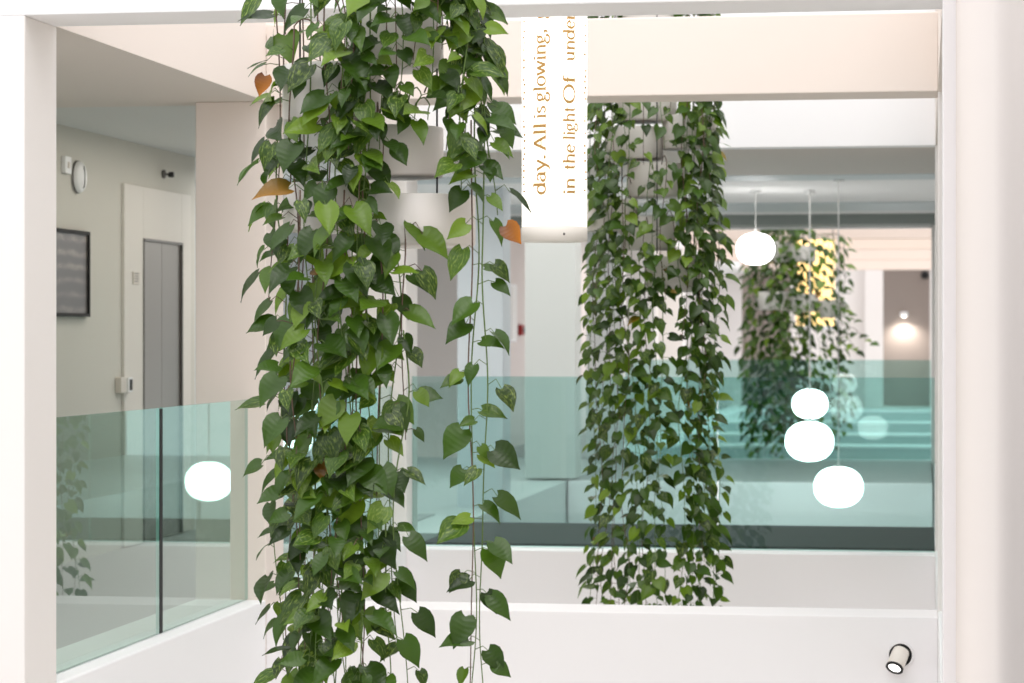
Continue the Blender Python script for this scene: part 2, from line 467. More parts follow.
pane_obj(XR + 0.10, XR + 0.116, 10.42, 13.885, 0.003, ZT, M['glass_side'], t)
pane_obj(XR + 0.10, XR + 0.116, 14.295, 17.795, 0.003, ZT, M['glass_side'], t)


# ------------------------------------------------------------------ corridor fittings on the left wall
def w(px, py):
    p_ = ptx(px, py, XW + 0.032)
    p_.x = XW
    return p_


# lift: surround, steel door leaves
a, b_ = w(126, 300).y, w(193, 300).y
d0, d1 = w(145, 300).y, w(183, 300).y
zt = 2.13
t = thing('door_1', 'brushed steel lift door in its pale surround', 'door', (XW, d0, 0), kind='structure')
bs = MB()
for y0, y1, z0, z1 in ((a, d0, 0, 2.50), (d1, b_ - 0.02, 0, 2.50), (d0, d1, zt, 2.50)):
    bs.box(0.001, 0.022, y0 - d0, y1 - d0, z0, z1)
bs.build('surround', mat('lift_surround', (0.70, 0.665, 0.61), 0.6), t, 0.003)
mid = (d1 - d0) / 2
MB().box(0.001, 0.012, 0.006, mid - 0.003, 0, zt - 0.01).build('door_leaf', M['steel'], t)
MB().box(0.001, 0.012, mid + 0.003, 2 * mid - 0.006, 0, zt - 0.01).build('door_leaf', M['steel'], t)
fb = MB()
fb.box(0.012, 0.030, -0.012, 0.006, 0, zt + 0.008).box(0.012, 0.030, 2 * mid - 0.006, 2 * mid + 0.012, 0, zt + 0.008).box(0.012, 0.030, -0.012, 2 * mid + 0.012, zt - 0.010, zt + 0.008)
fb.build('door_frame', M['dsteel'], t)

# framed picture
p0, p1 = w(90, 232), w(90, 317)
y1 = p0.y; y0 = y1 - 1.12; z1, z0 = p0.z, p1.z
t = thing('framed_picture', 'dark framed grey picture on the corridor wall, cut by the near column', 'picture', (XW, y0, z0))
h_, l_ = z1 - z0, y1 - y0
pb = MB()
pb.box(0.001, 0.035, 0, l_, 0, 0.022).box(0.001, 0.035, 0, l_, h_ - 0.022, h_).box(0.001, 0.035, 0, 0.022, 0.022, h_ - 0.022).box(0.001, 0.035, l_ - 0.022, l_, 0.022, h_ - 0.022)
pb.build('picture_frame', M['frame'], t)
MB().box(0.001, 0.02, 0.022, l_ - 0.022, 0.022, h_ - 0.022).build('artwork', M['art'], t)

RX = Matrix.Rotation(math.radians(90), 3, 'Y')      # +Z turned to +X
p = w(81, 177)
t = thing('wall_mounted_alarm', 'round white alarm sounder on the corridor wall above the picture', 'alarm', p)
MB().lathe([(0, 0.001), (0.100, 0.001), (0.103, 0.012), (0.098, 0.035), (0.085, 0.045), (0, 0.048)], 40, (0, 0, 0), 0, RX).build('sounder_body', M['plastic'], t)
MB().lathe([(0.100, 0.006), (0.107, 0.008), (0.107, 0.014), (0.102, 0.016)], 40, (0, 0, 0), 0, RX).build('rim', M['dsteel'], t)
mk = MB()
mk.tube([(0.048, 0.035 + 0.025 * math.sin(q) - 0.03, 0.07 * math.cos(q)) for q in [math.pi * k / 10 for k in range(11)]], 0.004, 6)
mk.build('grille_slot', M['dsteel'], t)
p = w(69, 165)
t = thing('wall_switch', 'small white switch box just left of the round alarm sounder', 'switch', p)
MB().box(0.001, 0.03, -0.06, 0.06, -0.055, 0.055).build('box_body', M['plastic'], t, 0.004)
MB().box(0.03, 0.036, -0.02, 0.02, -0.02, 0.02).build('rocker', M['beige'], t, 0.002)
p = w(167, 174)
t = thing('surveillance_camera', 'tiny dark camera fixed high above the lift', 'camera', p)
MB().lathe([(0, 0.001), (0.03, 0.001), (0.03, 0.02), (0, 0.022)], 20, (0, 0, 0), 0, RX).build('mount_plate', M['dsteel'], t)
MB().tube([(0.02, 0, 0), (0.05, 0.0, -0.005)], 0.008, 8).build('arm', M['dsteel'], t)
MB().lathe([(0, 0), (0.018, 0), (0.021, 0.01), (0.021, 0.035), (0, 0.037)], 18, (0.045, 0, -0.005), 0, RX).build('camera_head', M['black'], t)
p = w(137, 278)
t = thing('wall_plate', 'small grey notice plate beside the lift door', 'sign', p)
MB().box(0.023, 0.030, -0.075, 0.075, -0.045, 0.045).build('plate', M['beige'], t, 0.003)
tb = MB()
for k in range(4):
    tb.box(0.030, 0.0315, -0.055, 0.05 - 0.012 * (k % 2), 0.028 - 0.018 * k, 0.034 - 0.018 * k)
tb.build('text_lines', M['dsteel'], t)
p = w(124, 385)
t = thing('call_panel', 'beige call panel with a black display next to the lift surround', 'intercom', p)
MB().box(0.001, 0.045, -0.10, 0.03, -0.055, 0.055).build('housing', M['beige'], t, 0.006)
MB().box(0.022, 0.055, 0.035, 0.13, -0.05, 0.05).build('bezel', M['plastic'], t, 0.004)
MB().box(0.055, 0.058, 0.055, 0.115, -0.038, 0.038).build('display', M['black'], t, 0.002)

# fittings on the far rose wall
q = ptx(510, 313, XW + 0.1)
t = thing('wall_light', 'tall narrow white wall light left of the lantern foot', 'light', q)
MB().box(0.001, 0.05, -0.28, 0.28, -0.38, 0.38).build('light_body', M['bright'], t, 0.02)
MB().box(0.05, 0.06, -0.22, 0.22, -0.34, 0.34).build('diffuser', M['plastic'], t, 0.01)
q = ptx(519.5, 330, XW + 0.1)
t = thing('wall_mounted_call_point', 'small dark red fire call point on the far wall', 'alarm', q)
MB().box(0.001, 0.06, -0.14, 0.14, -0.07, 0.07).build('box_body', M['red'], t, 0.01)
MB().box(0.06, 0.064, -0.07, 0.07, -0.035, 0.035).build('push_plate', M['frame'], t)

# wall lamp in the far taupe recess
q = pt(904, 316, 55.0)
t = thing('wall_lamp', 'lit wall lamp throwing a warm pool on the far taupe wall', 'lamp', (q.x, 55.0, q.z))
MB().lathe([(0, 0.09), (0.07, 0.09), (0.10, 0.0), (0.09, 0.0), (0.06, 0.08), (0, 0.08)], 28, (0, -0.16, 0)).build('lamp_shade', M['plastic'], t)
MB().box(-0.03, 0.03, -0.08, -0.001, 0.03, 0.09).build('bracket', M['plastic'], t)
MB().lathe([(0, -0.03), (0.05, -0.01), (0.06, 0.03), (0.03, 0.08), (0, 0.08)], 16, (0, -0.16, 0)).build('bulb', emis('lamp_bulb_lit', (1, 0.95, 0.88), 8), t)
li = bpy.data.lights.new('wall_lamp_glow', 'SPOT'); li.energy = 60; li.spot_size = math.radians(150); li.spot_blend = 0.8; li.shadow_soft_size = 0.08; li.color = (1, 0.93, 0.85)
lo = bpy.data.objects.new('wall_lamp_glow', li); C.objects.link(lo); lo.location = (q.x, 55.0 - 0.24, q.z - 0.06)
q = pt(925, 275, 55.0)
t = thing('dome_camera', 'small black dome camera high in the far taupe recess', 'camera', (q.x, 54.99, q.z))
RF = Matrix.Rotation(math.radians(90), 3, 'X')
MB().lathe([(0, 0), (0.09, 0), (0.09, 0.03), (0, 0.03)], 20, (0, 0, 0), 0, RF).build('mount_plate', M['dsteel'], t)
MB().lathe([(0.075, 0.03), (0.07, 0.06), (0.045, 0.09), (0, 0.10)], 20, (0, 0, 0), 0, RF).build('dome', M['black'], t)

# recessed spotlight in the low cross beam
q = pt(900.5, 655, 13.889)
t = thing('spotlight', 'round recessed spotlight with a tilted white head on the low cross beam', 'spotlight', q)
MB().lathe([(0.060, 0.001), (0.072, 0.001), (0.072, 0.006), (0.062, 0.008), (0.060, 0.004)], 40, (0, 0, 0), 0, RF).build('trim_ring', M['white'], t)
MB().lathe([(0, 0.0015), (0.061, 0.0015), (0.061, 0.003), (0, 0.003)], 40, (0, 0, 0), 0, RF).build('recess', M['black'], t)
d = Vector((-0.30, -0.66, -0.69)).normalized()
RQ = d.to_track_quat('Z', 'Y').to_matrix()
o0 = Vector((0.004, 0.012, 0.018))
hd = MB().lathe([(0, 0), (0.044, 0), (0.046, 0.004), (0.046, 0.112), (0.043, 0.114)], 32, o0, 0, RQ)
hd.build('lamp_head', mat('spot_cream', (0.80, 0.75, 0.69), 0.4), t)
MB().lathe([(0.034, 0.108), (0.0465, 0.108), (0.0475, 0.118), (0.034, 0.118)], 32, o0, 0, RQ).build('bezel', M['black'], t)
MB().lathe([(0, 0.109), (0.034, 0.109), (0.034, 0.113), (0, 0.114)], 24, o0, 0, RQ).build('lens', M['lens'], t)


# ------------------------------------------------------------------ globe pendants
def globe_pendant(px, py, Y, dia, label, ztop=ZL - 0.001):
    c = pt(px, py, Y)
    t = thing('globe_pendant', label, 'lamp', (c.x, c.y, c.z), 'opal globe pendants in the lobby')
    r = dia / 2
    prof = []
    n = 22
    for k in range(n + 1):
        a = -math.pi / 2 + math.pi * k / n
        rr = r * math.copysign(abs(math.cos(a)) ** 0.86, math.cos(a))
        prof.append((max(0, rr), 0.82 * r * math.copysign(abs(math.sin(a)) ** 0.92, math.sin(a))))
    prof[0] = (0, prof[0][1]); prof[-1] = (0, prof[-1][1])
    MB().lathe(prof, 40).build('opal_globe', M['globe'], t)
    z = 0.82 * r
    MB().lathe([(0, z - 0.004), (0.045, z - 0.004), (0.045, z + 0.008), (0.012, z + 0.016), (0.010, z + 0.05), (0, z + 0.05)], 20).build('cap', M['plastic'], t)
    MB().tube([(0, 0, z + 0.045), (0, 0, ztop - c.z - 0.02)], 0.0055, 6).build('cord', M['lightcable'], t)
    MB().lathe([(0, ztop - c.z - 0.025), (0.05, ztop - c.z - 0.025), (0.055, ztop - c.z), (0, ztop - c.z)], 20).build('ceiling_rose', M['plastic'], t)
    return t


globe_pendant(755.5, 249, 25.2, 0.37, 'highest white globe lamp, right beside the second planter')
globe_pendant(810, 404, 25.6, 0.35, 'small white globe lamp directly above a bigger globe')
globe_pendant(809.5, 441.5, 25.2, 0.465, 'large white globe lamp, middle one of the three hanging low')
globe_pendant(838.5, 487, 23.45, 0.44, 'lowest and largest white globe lamp, hanging near the floor')


# ------------------------------------------------------------------ the text lantern
def arc(cx, cy, rx, ry, a0, a1, n=14):
    return [(cx + rx * math.cos(math.radians(a0 + (a1 - a0) * i / n)), cy + ry * math.sin(math.radians(a0 + (a1 - a0) * i / n))) for i in range(n + 1)]


def ser(x, y, h=0.09):
    return [(x - h, y), (x + h, y)]


X_ = 0.66
GL = {
    'd': (0.66, [arc(.27, .32, .22, .32, 0, 360, 24), [(.50, 1.0), (.50, .02)], [(.37, .985), (.50, 1.0)], [(.50, .03), (.62, .05)]]),
    'a': (0.56, [arc(.23, .47, .17, .18, 160, 0), [(.40, .47), (.40, .08)], [(.40, .05), (.46, .02), (.53, .06)], arc(.22, .19, .18, .18, 60, 400, 18)]),
    'y': (0.58, [[(.06, .64), (.31, .02)], [(.52, .64), (.31, .02), (.20, -.26), (.06, -.30)], ser(.07, .65), ser(.51, .65, .07)]),
    '.': (0.28, [arc(.12, .06, .035, .035, 0, 360, 8)]),
    ',': (0.28, [arc(.12, .06, .035, .035, 0, 360, 8), [(.15, .06), (.13, -.08), (.06, -.15)]]),
    'A': (0.78, [[(.10, .0), (.38, .97)], [(.37, .97), (.68, .0)], [(.19, .34), (.56, .34)], ser(.09, .01, .09), ser(.68, .01, .11)]),
    'l': (0.30, [[(.14, 1.0), (.14, .0)], [(.03, .985), (.14, 1.0)], ser(.14, .01, .11)]),
    'i': (0.30, [[(.14, .66), (.14, .0)], [(.04, .645), (.14, .66)], ser(.14, .01, .11), arc(.13, .90, .035, .035, 0, 360, 8)]),
    's': (0.46, [arc(.22, .50, .14, .14, 20, 250, 14) + arc(.21, .17, .16, .16, 70, -160, 14)]),
    'g': (0.58, [arc(.23, .44, .17, .20, 0, 360, 20), [(.12, .28), (.09, .17), (.16, .08), (.38, .05)], arc(.25, -.14, .22, .17, 60, 400, 22), [(.36, .58), (.44, .65), (.50, .62)]]),
    'o': (0.60, [arc(.29, .33, .24, .32, 0, 360, 24)]),
    'w': (0.88, [[(.06, .64), (.25, .02)], [(.44, .64), (.25, .02)], [(.43, .64), (.62, .02)], [(.80, .64), (.62, .02)], ser(.07, .65), ser(.44, .65, .07), ser(.80, .65, .07)]),
    'n': (0.66, [[(.13, .66), (.13, 0)], [(.03, .645), (.13, .66)], arc(.32, .44, .18, .21, 165, 0), [(.50, .44), (.50, 0)], ser(.13, .01), ser(.50, .01)]),
    't': (0.40, [[(.17, .86), (.17, .12)], arc(.26, .12, .09, .11, 180, 300, 8), [(.03, .64), (.34, .64)]]),
    'h': (0.66, [[(.13, 1.0), (.13, 0)], [(.03, .985), (.13, 1.0)], arc(.32, .44, .18, .21, 165, 0), [(.50, .44), (.50, 0)], ser(.13, .01), ser(.50, .01)]),
    'e': (0.54, [[(.07, .38), (.45, .38)], arc(.27, .33, .21, .32, 10, 320, 22)]),
    'O': (0.94, [arc(.45, .48, .39, .49, 0, 360, 30)]),
    'f': (0.40, [[(.17, .82), (.17, 0)], arc(.28, .82, .11, .17, 180, 40, 10), [(.04, .64), (.34, .64)], ser(.17, .01, .11)]),
    'u': (0.66, [[(.12, .64), (.12, .22)], arc(.29, .22, .17, .20, 180, 360), [(.48, .66), (.48, .02)], [(.03, .645), (.12, .65)], [(.38, .645), (.48, .66)], [(.48, .03), (.58, .03)]]),
    'r': (0.46, [[(.13, .66), (.13, 0)], [(.03, .645), (.13, .66)], arc(.30, .46, .17, .19, 165, 60, 8), ser(.13, .01, .11)]),
}


def ribbon(b, pts, place, thick=0.15, thin=0.085):
    """a pen stroke: wide where it runs upright, thin where it runs across"""
    fine = [pts[0]]
    for p_, q_ in zip(pts[:-1], pts[1:]):
        m_ = max(1, int(math.hypot(q_[0] - p_[0], q_[1] - p_[1]) / 0.07))
        fine += [(p_[0] + (q_[0] - p_[0]) * k / m_, p_[1] + (q_[1] - p_[1]) * k / m_) for k in range(1, m_ + 1)]
    pts = fine
    n = len(pts)
    P = []
    for i, (x, y) in enumerate(pts):
        x0, y0 = pts[max(0, i - 1)]; x1, y1 = pts[min(n - 1, i + 1)]
        if i == 0 and n > 2 and abs(pts[0][0] - pts[-1][0]) + abs(pts[0][1] - pts[-1][1]) < 1e-3:
            x0, y0 = pts[-2]
        if i == n - 1 and n > 2 and abs(pts[0][0] - pts[-1][0]) + abs(pts[0][1] - pts[-1][1]) < 1e-3:
            x1, y1 = pts[1]
        dx, dy = x1 - x0, y1 - y0
        L = math.hypot(dx, dy) or 1
        dx, dy = dx / L, dy / L
        w_ = (thin + (thick - thin) * abs(dy) ** 1.5) / 2
        P.append((x - dy * w_, y + dx * w_, x + dy * w_, y - dx * w_))
    vs, fs = [], []
    for a_, b2, c_, d_ in P:
        vs += [place(a_, b2), place(c_, d_)]
    for i in range(n - 1):
        fs.append((2 * i, 2 * i + 1, 2 * i + 3, 2 * i + 2))
    b.add(vs, fs, 1)


LY = 12.1
ax0, ax1 = pt(522, 200, LY), pt(587, 200, LY)
LC = (ax0 + ax1) / 2
LR = (ax1.x - ax0.x) / 2
zb = pt(554, 242, LY).z
PXM = (pt(554, 100, LY).z - pt(554, 200, LY).z) / 100     # metres per pixel here
t = thing('hanging_lantern', 'tall glowing cylinder lantern printed with lines of gold text', 'lamp', (LC.x, LY, zb))
HT = 1.75
lb = MB().lathe([(0, 0.072), (LR - 0.001, 0.072), (LR - 0.001, HT), (0, HT)], 64)
MB().lathe([(0, 0.004), (LR - 0.008, 0.0), (LR + 0.001, 0.004), (LR + 0.001, 0.068), (LR - 0.004, 0.0715), (0, 0.0715)], 64).build('rim', mat('lantern_rim', (0.84, 0.80, 0.74), 0.5), t)
MB().lathe([(0, 0), (0.006, 0), (0.006, 0.003), (0, 0.003)], 10, (LR * 0.42, -LR * 0.905, 0.032), 0, Matrix.Rotation(math.radians(90), 3, 'X')).build('rim_screw', M['dsteel'], t)
MB().lathe([(0, HT), (LR + 0.001, HT), (LR + 0.001, HT + 0.05), (0, HT + 0.05)], 64).build('top_cap', M['plastic'], t)
MB().tube([(0, 0, HT + 0.05), (0, 0, HT + 1.2)], 0.004, 6).build('suspension_cable', M['cable'], t)
FACE = math.atan2(-LC.y, -LC.x)        # the side that looks at the viewer


def word(txt, y_from, y_to, base_off, size):
    """letters run up the cylinder from pixel row y_from to y_to; base_off in pixels from the axis"""
    th0 = math.asin(max(-0.999, min(0.999, base_off / 32.5)))
    adv = sum(GL[c][0] for c in txt)
    k = (y_from - y_to) * PXM / adv
    z0 = pt(554, y_from, LY).z - zb
    u = 0
    for c in txt:
        wd, strokes = GL[c]
        for st in strokes:
            def place(x, y, u=u):
                th = FACE + th0 - y * size * PXM / LR
                return (math.cos(th) * (LR + 0.0008), math.sin(th) * (LR + 0.0008), z0 + (u + x) * k)
            ribbon(lb, st, place)
        u += wd


SZ = 13.6
for txt, a_, b2 in (('day.', 196, 156), ('All', 153, 125), ('is', 121, 108), ('glowing,', 104, 32), ('g', 22, 14)):
    word(txt, a_, b2, -8.7, SZ)
for txt, a_, b2 in (('in', 196, 179), ('the', 172, 146), ('light', 142, 109), ('Of', 106, 78), ('under', 64, 16)):
    word(txt, a_, b2, 19.7, SZ * 0.95)
# the lines that turn away round both edges show only as specks
rs = random.Random(3)
for off, rows in ((-66, [24, 34, 40, 45, 52, 63, 70, 82, 87, 95, 101, 109, 123, 129, 137, 143, 150, 156, 161, 167, 173, 179, 186, 193]),
                  (70, [28, 38, 44, 57, 73, 79, 84, 90, 95, 101, 118, 123, 135, 148, 155, 163, 174, 181, 192])):
    for r_ in rows:
        z0 = pt(554, r_, LY).z - zb
        hh = rs.uniform(1.2, 2.6) * PXM
        th = FACE + math.radians(off + rs.uniform(-3, 3))
        vs = [(math.cos(q) * (LR + 0.0008), math.sin(q) * (LR + 0.0008), z) for q, z in
              ((th - 0.09, z0), (th + 0.05, z0), (th + 0.05, z0 + hh), (th - 0.09, z0 + hh))]
        lb.add(vs, [(0, 1, 2, 3)], 1)
lb.build('lamp_shade', [M['lantern'], M['letter']], t)

# amber lantern far behind the smallest planter
q0, q1 = pt(795, 228, 35.6), pt(834, 330, 35.6)
t = thing('hanging_lantern', 'amber glowing lantern behind the distant planter', 'lamp', ((q0.x + q1.x) / 2, 35.85, q1.z))
r_ = (q1.x - q0.x) / 2
MB().lathe([(0, 0.03), (r_, 0.03), (r_, 1.7), (0, 1.7)], 40).build('lamp_shade', M['gold'], t)
MB().lathe([(0, 0), (r_ + 0.004, 0), (r_ + 0.004, 0.06), (r_ + 0.001, 0.06)], 40).build('rim', M['plastic'], t)
MB().tube([(0, 0, 1.7), (0, 0, 3.2)], 0.005, 6).build('suspension_cable', M['cable'], t)


# ------------------------------------------------------------------ pothos planters
LEAF_ROWS = [(0.0, 0.17), (0.10, 0.295), (0.24, 0.36), (0.42, 0.335), (0.60, 0.25), (0.76, 0.145), (0.89, 0.058), (1.0, 0.004)]


class Foliage:
    def __init__(s):
        s.v, s.f, s.uv, s.tone = [], [], [], []

    def leaf(s, base, d, nrm, L, rng, dead=0.0, tone=None, varieg=None, fine=True):
        d = d.normalized()
        side = nrm.cross(d)
        if side.length < 1e-4:
            side = Vector((1, 0, 0)).cross(d)
        side.normalize()
        n = d.cross(side).normalized()
        fold = rng.uniform(0.10, 0.45); droop = rng.uniform(0.05, 0.38); twist = rng.uniform(-0.25, 0.25)
        wk = rng.uniform(0.90, 1.24)
        ss = (-1, -0.55, 0, 0.55, 1) if fine else (-1, 0, 1)
        rows = LEAF_ROWS if fine else LEAF_ROWS[::2] + [LEAF_ROWS[-1]]
        o = len(s.v)
        nc = len(ss)
        for t_, w_ in rows:
            for q in ss:
                y = q * w_ * L * wk
                x = t_ * L - 0.14 * L * (abs(q) ** 1.4) * max(0, 1 - t_ * 2.2) + 0.0
                z = abs(y) * fold - droop * L * t_ * t_ + twist * y * t_ + 0.02 * L * math.sin(7 * t_ + 3 * q)
                s.v.append(base + d * x + side * y + n * z)
        tn = rng.betavariate(1.5, 1.8) if tone is None else tone
        vg = (rng.uniform(0.35, 1.0) if rng.random() < 0.33 else 0.0) if varieg is None else varieg
        for i in range(len(rows) - 1):
            for j in range(nc - 1):
                a_ = o + i * nc + j
                s.f.append((a_, a_ + 1, a_ + nc + 1, a_ + nc))
                for (ri, cj) in ((i, j), (i, j + 1), (i + 1, j + 1), (i + 1, j)):
                    s.uv.append((rows[ri][0], 0.5 + 0.5 * ss[cj]))
                    s.tone.append((tn, vg, dead, 1.0))

    def build(s, name, parent):
        me = bpy.data.meshes.new(name)
        me.from_pydata([tuple(p) for p in s.v], [], s.f)
        me.materials.append(M['leaf'])
        uvl = me.uv_layers.new(name='leafuv')
        uvl.data.foreach_set('uv', [c for p in s.uv for c in p])
        ca = me.color_attributes.new('tone', 'FLOAT_COLOR', 'CORNER')
        ca.data.foreach_set('color', [c for p in s.tone for c in p])
        me.polygons.foreach_set('use_smooth', [True] * len(me.polygons))
        me.update()
        o = bpy.data.objects.new(name, me); C.objects.link(o); o.parent = parent
        return o


def make_vine(root, origin, axis, p_top, p_bot, L, gap, rng, stem_r, pet, green=0.4, front=0.6, amp=0.02, fine=True, dead_p=0.005, side_only=False, arch=True, skip=0.0, start=0.0):
    """one trailing stem with its leaves; all points in world space, built relative to the planter's base"""
    sb, fo = MB(), Foliage()
    top, bot = Vector(p_top), Vector(p_bot)
    H = top.z - bot.z
    n = max(4, int(H / 0.05))
    ph = [rng.uniform(0, 6.28) for _ in range(4)]
    fr = [rng.uniform(3, 6), rng.uniform(7, 12)]
    path = []
    for i in range(n + 1):
        k = i / n
        p = top.lerp(bot, k)
        g = min(1.0, k * 4 + 0.15)
        p += Vector((math.sin(fr[0] * p.z + ph[0]) * amp + math.sin(fr[1] * p.z + ph[1]) * amp * 0.35,
                     math.sin(fr[0] * p.z + ph[2]) * amp + math.sin(fr[1] * p.z + ph[3]) * amp * 0.35, 0)) * g
        path.append(p)
    if arch:
        rad = Vector((top.x - axis.x, top.y - axis.y, 0))
        inward = top - rad * 0.30
        pre = [inward + Vector((0, 0, -0.02)), inward + Vector((0, 0, 0.012)) + rad * 0.05, inward + Vector((0, 0, 0.028)) + rad * 0.12, top - rad * 0.10 + Vector((0, 0, 0.03)), top - rad * 0.04 + Vector((0, 0, 0.015))]
        full = pre + path
    else:
        full = path
    mi = 1 if rng.random() < green else 0
    sb.tube([p - origin for p in full], stem_r, 5, mi, stem_r * 0.6)
    z = start * H + rng.uniform(0, gap)
    sgn = rng.choice((-1, 1))
    while z < H - 0.01:
        if rng.random() < skip:
            z += gap; continue
        k = z / H * n
        i = min(n - 1, int(k)); u = k - i
        p = path[i].lerp(path[i + 1], u)
        out = Vector((p.x - axis.x, p.y - axis.y, 0))
        if out.length < 0.02:
            out = Vector((rng.uniform(-1, 1), rng.uniform(-1, 1), 0))
        out.normalize()
        out = (out * (1 - front) + Vector((0.16, -1, 0)) * front)
        out.normalize()
        lat = Vector((-out.y, out.x, 0)) * sgn
        sgn = -sgn
        sway = rng.uniform(0.15, 1.0) if not side_only else rng.uniform(0.8, 1.5)
        hd_ = (out * rng.uniform(0.35, 1.0) + lat * sway)
        hd_.normalize()
        pl = pet * rng.uniform(0.6, 1.35)
        elb = p + hd_ * pl * 0.6 + Vector((0, 0, pl * rng.uniform(0.05, 0.45)))
        base = p + hd_ * pl + Vector((0, 0, pl * rng.uniform(-0.25, 0.2)))
        LL = L * rng.uniform(0.6, 1.16)
        if z > H * 0.93:
            LL *= 0.7
        dn = rng.uniform(0.0, 1.35) if rng.random() < 0.6 else rng.uniform(0.6, 1.8)
        d = hd_ + Vector((0, 0, -dn)) + lat * rng.uniform(-0.2, 0.3)
        nr = out * rng.uniform(0.35, 1.1) + Vector((0, 0, rng.uniform(0.35, 1.0))) + Vector((rng.uniform(-.3, .3), rng.uniform(-.3, .3), 0))
        dead = 0.0
        if rng.random() < dead_p:
            dead = rng.uniform(0.35, 0.75)
        fo.leaf(base - origin, d, nr, LL, rng, dead, None, None, fine)
        if fine:
            sb.tube([p - origin, elb - origin, base - origin], stem_r * 0.5, 4, 1 if rng.random() < 0.7 else mi)
        z += gap * rng.uniform(0.6, 1.4)
    vn = sb.build('vine', [M['stem'], M['gstem']], root)
    fo.build('leaves', vn)
    return vn


def pot(root, origin, c, r, h):
    z = c - origin
    MB().lathe([(0, 0), (r - 0.012, 0), (r - 0.004, 0.004), (r, 0.012), (r, h - 0.004), (r - 0.004, h), (r - 0.012, h), (r - 0.014, h - 0.03), (0, h - 0.03)], 48, z).build('pot', M['pot'], root)
    MB().lathe([(0, h - 0.012), (r * 0.6, h - 0.018), (r - 0.014, h - 0.026), (r - 0.014, h - 0.029), (0, h - 0.029)], 32, z).build('soil', M['soil'], root)


def hanger(root, origin, x, y, z0, z1, r=0.004):
    MB().tube([Vector((x, y, z0)) - origin, Vector((x, y, z1)) - origin], r, 6).build('hanging_cable', M['cable'], root)


# --- foreground planter
rng = random.Random(11)
PY = 9.25
ctr = pt(372, 300, PY)
org = Vector((ctr.x, PY, 1.77))
t = thing('hanging_planter', 'large hanging planter of trailing green vines in the foreground, white pots among the leaves', 'plant', org)
POTS = [(394, 70, 14, 0.18), (394, 178, 128, 0.18), (419, 247, 196, 0.205), (332, 122, 66, 0.18), (330, 232, 184, 0.17), (385, -40, -95, 0.20)]
for px, yb, yt, r in POTS:
    c = pt(px, yb, PY); zt_ = pt(px, yt, PY).z
    pot(t, org, c, r, zt_ - c.z)
hx = pt(437, 100, PY - 0.02)
hanger(t, org, hx.x, hx.y, pt(437, 230, PY).z, 4.6)
hx = pt(364, 100, PY + 0.02)
hanger(t, org, hx.x, hx.y, pt(364, 200, PY).z, 4.6, 0.006)
hx = pt(300, 100, PY + 0.05)
hanger(t, org, hx.x, hx.y, pt(300, 200, PY).z, 4.6)
AX = Vector((ctr.x, PY + 0.05, 0))


def v1(px, yt, yb, dy, **kw):
    k = dict(L=0.110, gap=0.082, rng=rng, stem_r=0.0032, pet=0.052, front=0.55, amp=0.018)
    k.update(kw)
    make_vine(t, org, AX, pt(px, yt, PY + dy), pt(px + rng.uniform(-5, 5), yb, PY + dy), **k)


# dense left mass
v1(276, -30, 300, -0.05, gap=0.13, arch=False, front=0.35)
v1(279, 120, 640, -0.08, gap=0.14, arch=False, front=0.3)
for px, dy in ((286, -0.02), (294, -0.16), (302, 0.10), (310, -0.20), (318, -0.06), (325, -0.24), (333, 0.12), (340, -0.26),
               (348, -0.14), (355, -0.27), (362, 0.08), (369, -0.22)):
    v1(px, rng.uniform(-60, 30), rng.uniform(700, 800), dy, gap=0.088)
for px, yt, yb, dy in ((300, 190, 560, -0.25), (322, 180, 720, -0.28), (345, 190, 640, -0.28), (362, 190, 760, -0.25), (376, 200, 520, -0.25), (337, 430, 790, -0.2), (312, 400, 790, -0.22), (380, 230, 600, -0.18)):
    v1(px, yt, yb, dy, gap=0.085, arch=False)
v1(394, 200, 650, -0.18, gap=0.12, front=0.5, arch=False)
v1(402, 330, 690, -0.22, gap=0.13, front=0.5, side_only=True, arch=False, amp=0.03)
v1(404, 225, 440, -0.20, gap=0.075, front=0.6, side_only=True, arch=False, amp=0.02, L=0.118)
v1(386, 520, 760, -0.25, gap=0.11, arch=False)
# short growth over the pots and the top right
for px, yt, yb, dy in ((415, -60, 10, -0.24), (428, -60, 85, -0.22), (440, -60, 50, -0.18), (449, -60, 40, -0.15), (456, -60, 165, -0.15),
                       (382, -20, 110, -0.24), (398, -20, 100, -0.25), (464, -60, 140, -0.12), (472, -60, 75, -0.12), (468, -60, 120, -0.05), (405, 90, 125, -0.22), (462, -60, 190, -0.2), (480, -60, 180, -0.14), (474, -30, 150, -0.02), (392, -40, 90, -0.26), (410, -60, 60, -0.27), (436, -60, 40, -0.24), (446, 85, 150, -0.16), (422, 95, 125, -0.25), (378, 110, 185, -0.26), (362, 120, 200, -0.27), (460, -30, 110, 0.0),
                       (366, 60, 165, -0.24), (384, 100, 150, -0.23), (352, 20, 150, -0.25), (338, -20, 130, -0.24), (430, 105, 120, -0.22)):
    v1(px, yt, yb, dy, gap=0.062, L=0.102)
# separate strand hanging from the right hand side of the lowest pot
v1(471, 120, 790, -0.18, gap=0.30, side_only=True, green=0, amp=0.008, arch=False, skip=0.5, L=0.09)
v1(476, 60, 790, -0.16, gap=0.098, side_only=True, green=0.2, amp=0.010, front=0.85, arch=False, L=0.108)
v1(485, 130, 790, -0.17, gap=0.115, side_only=True, green=1.0, amp=0.012, front=0.85, arch=False, L=0.102)
v1(487, 20, 215, -0.12, gap=0.10, side_only=True, arch=False, amp=0.02, L=0.10)
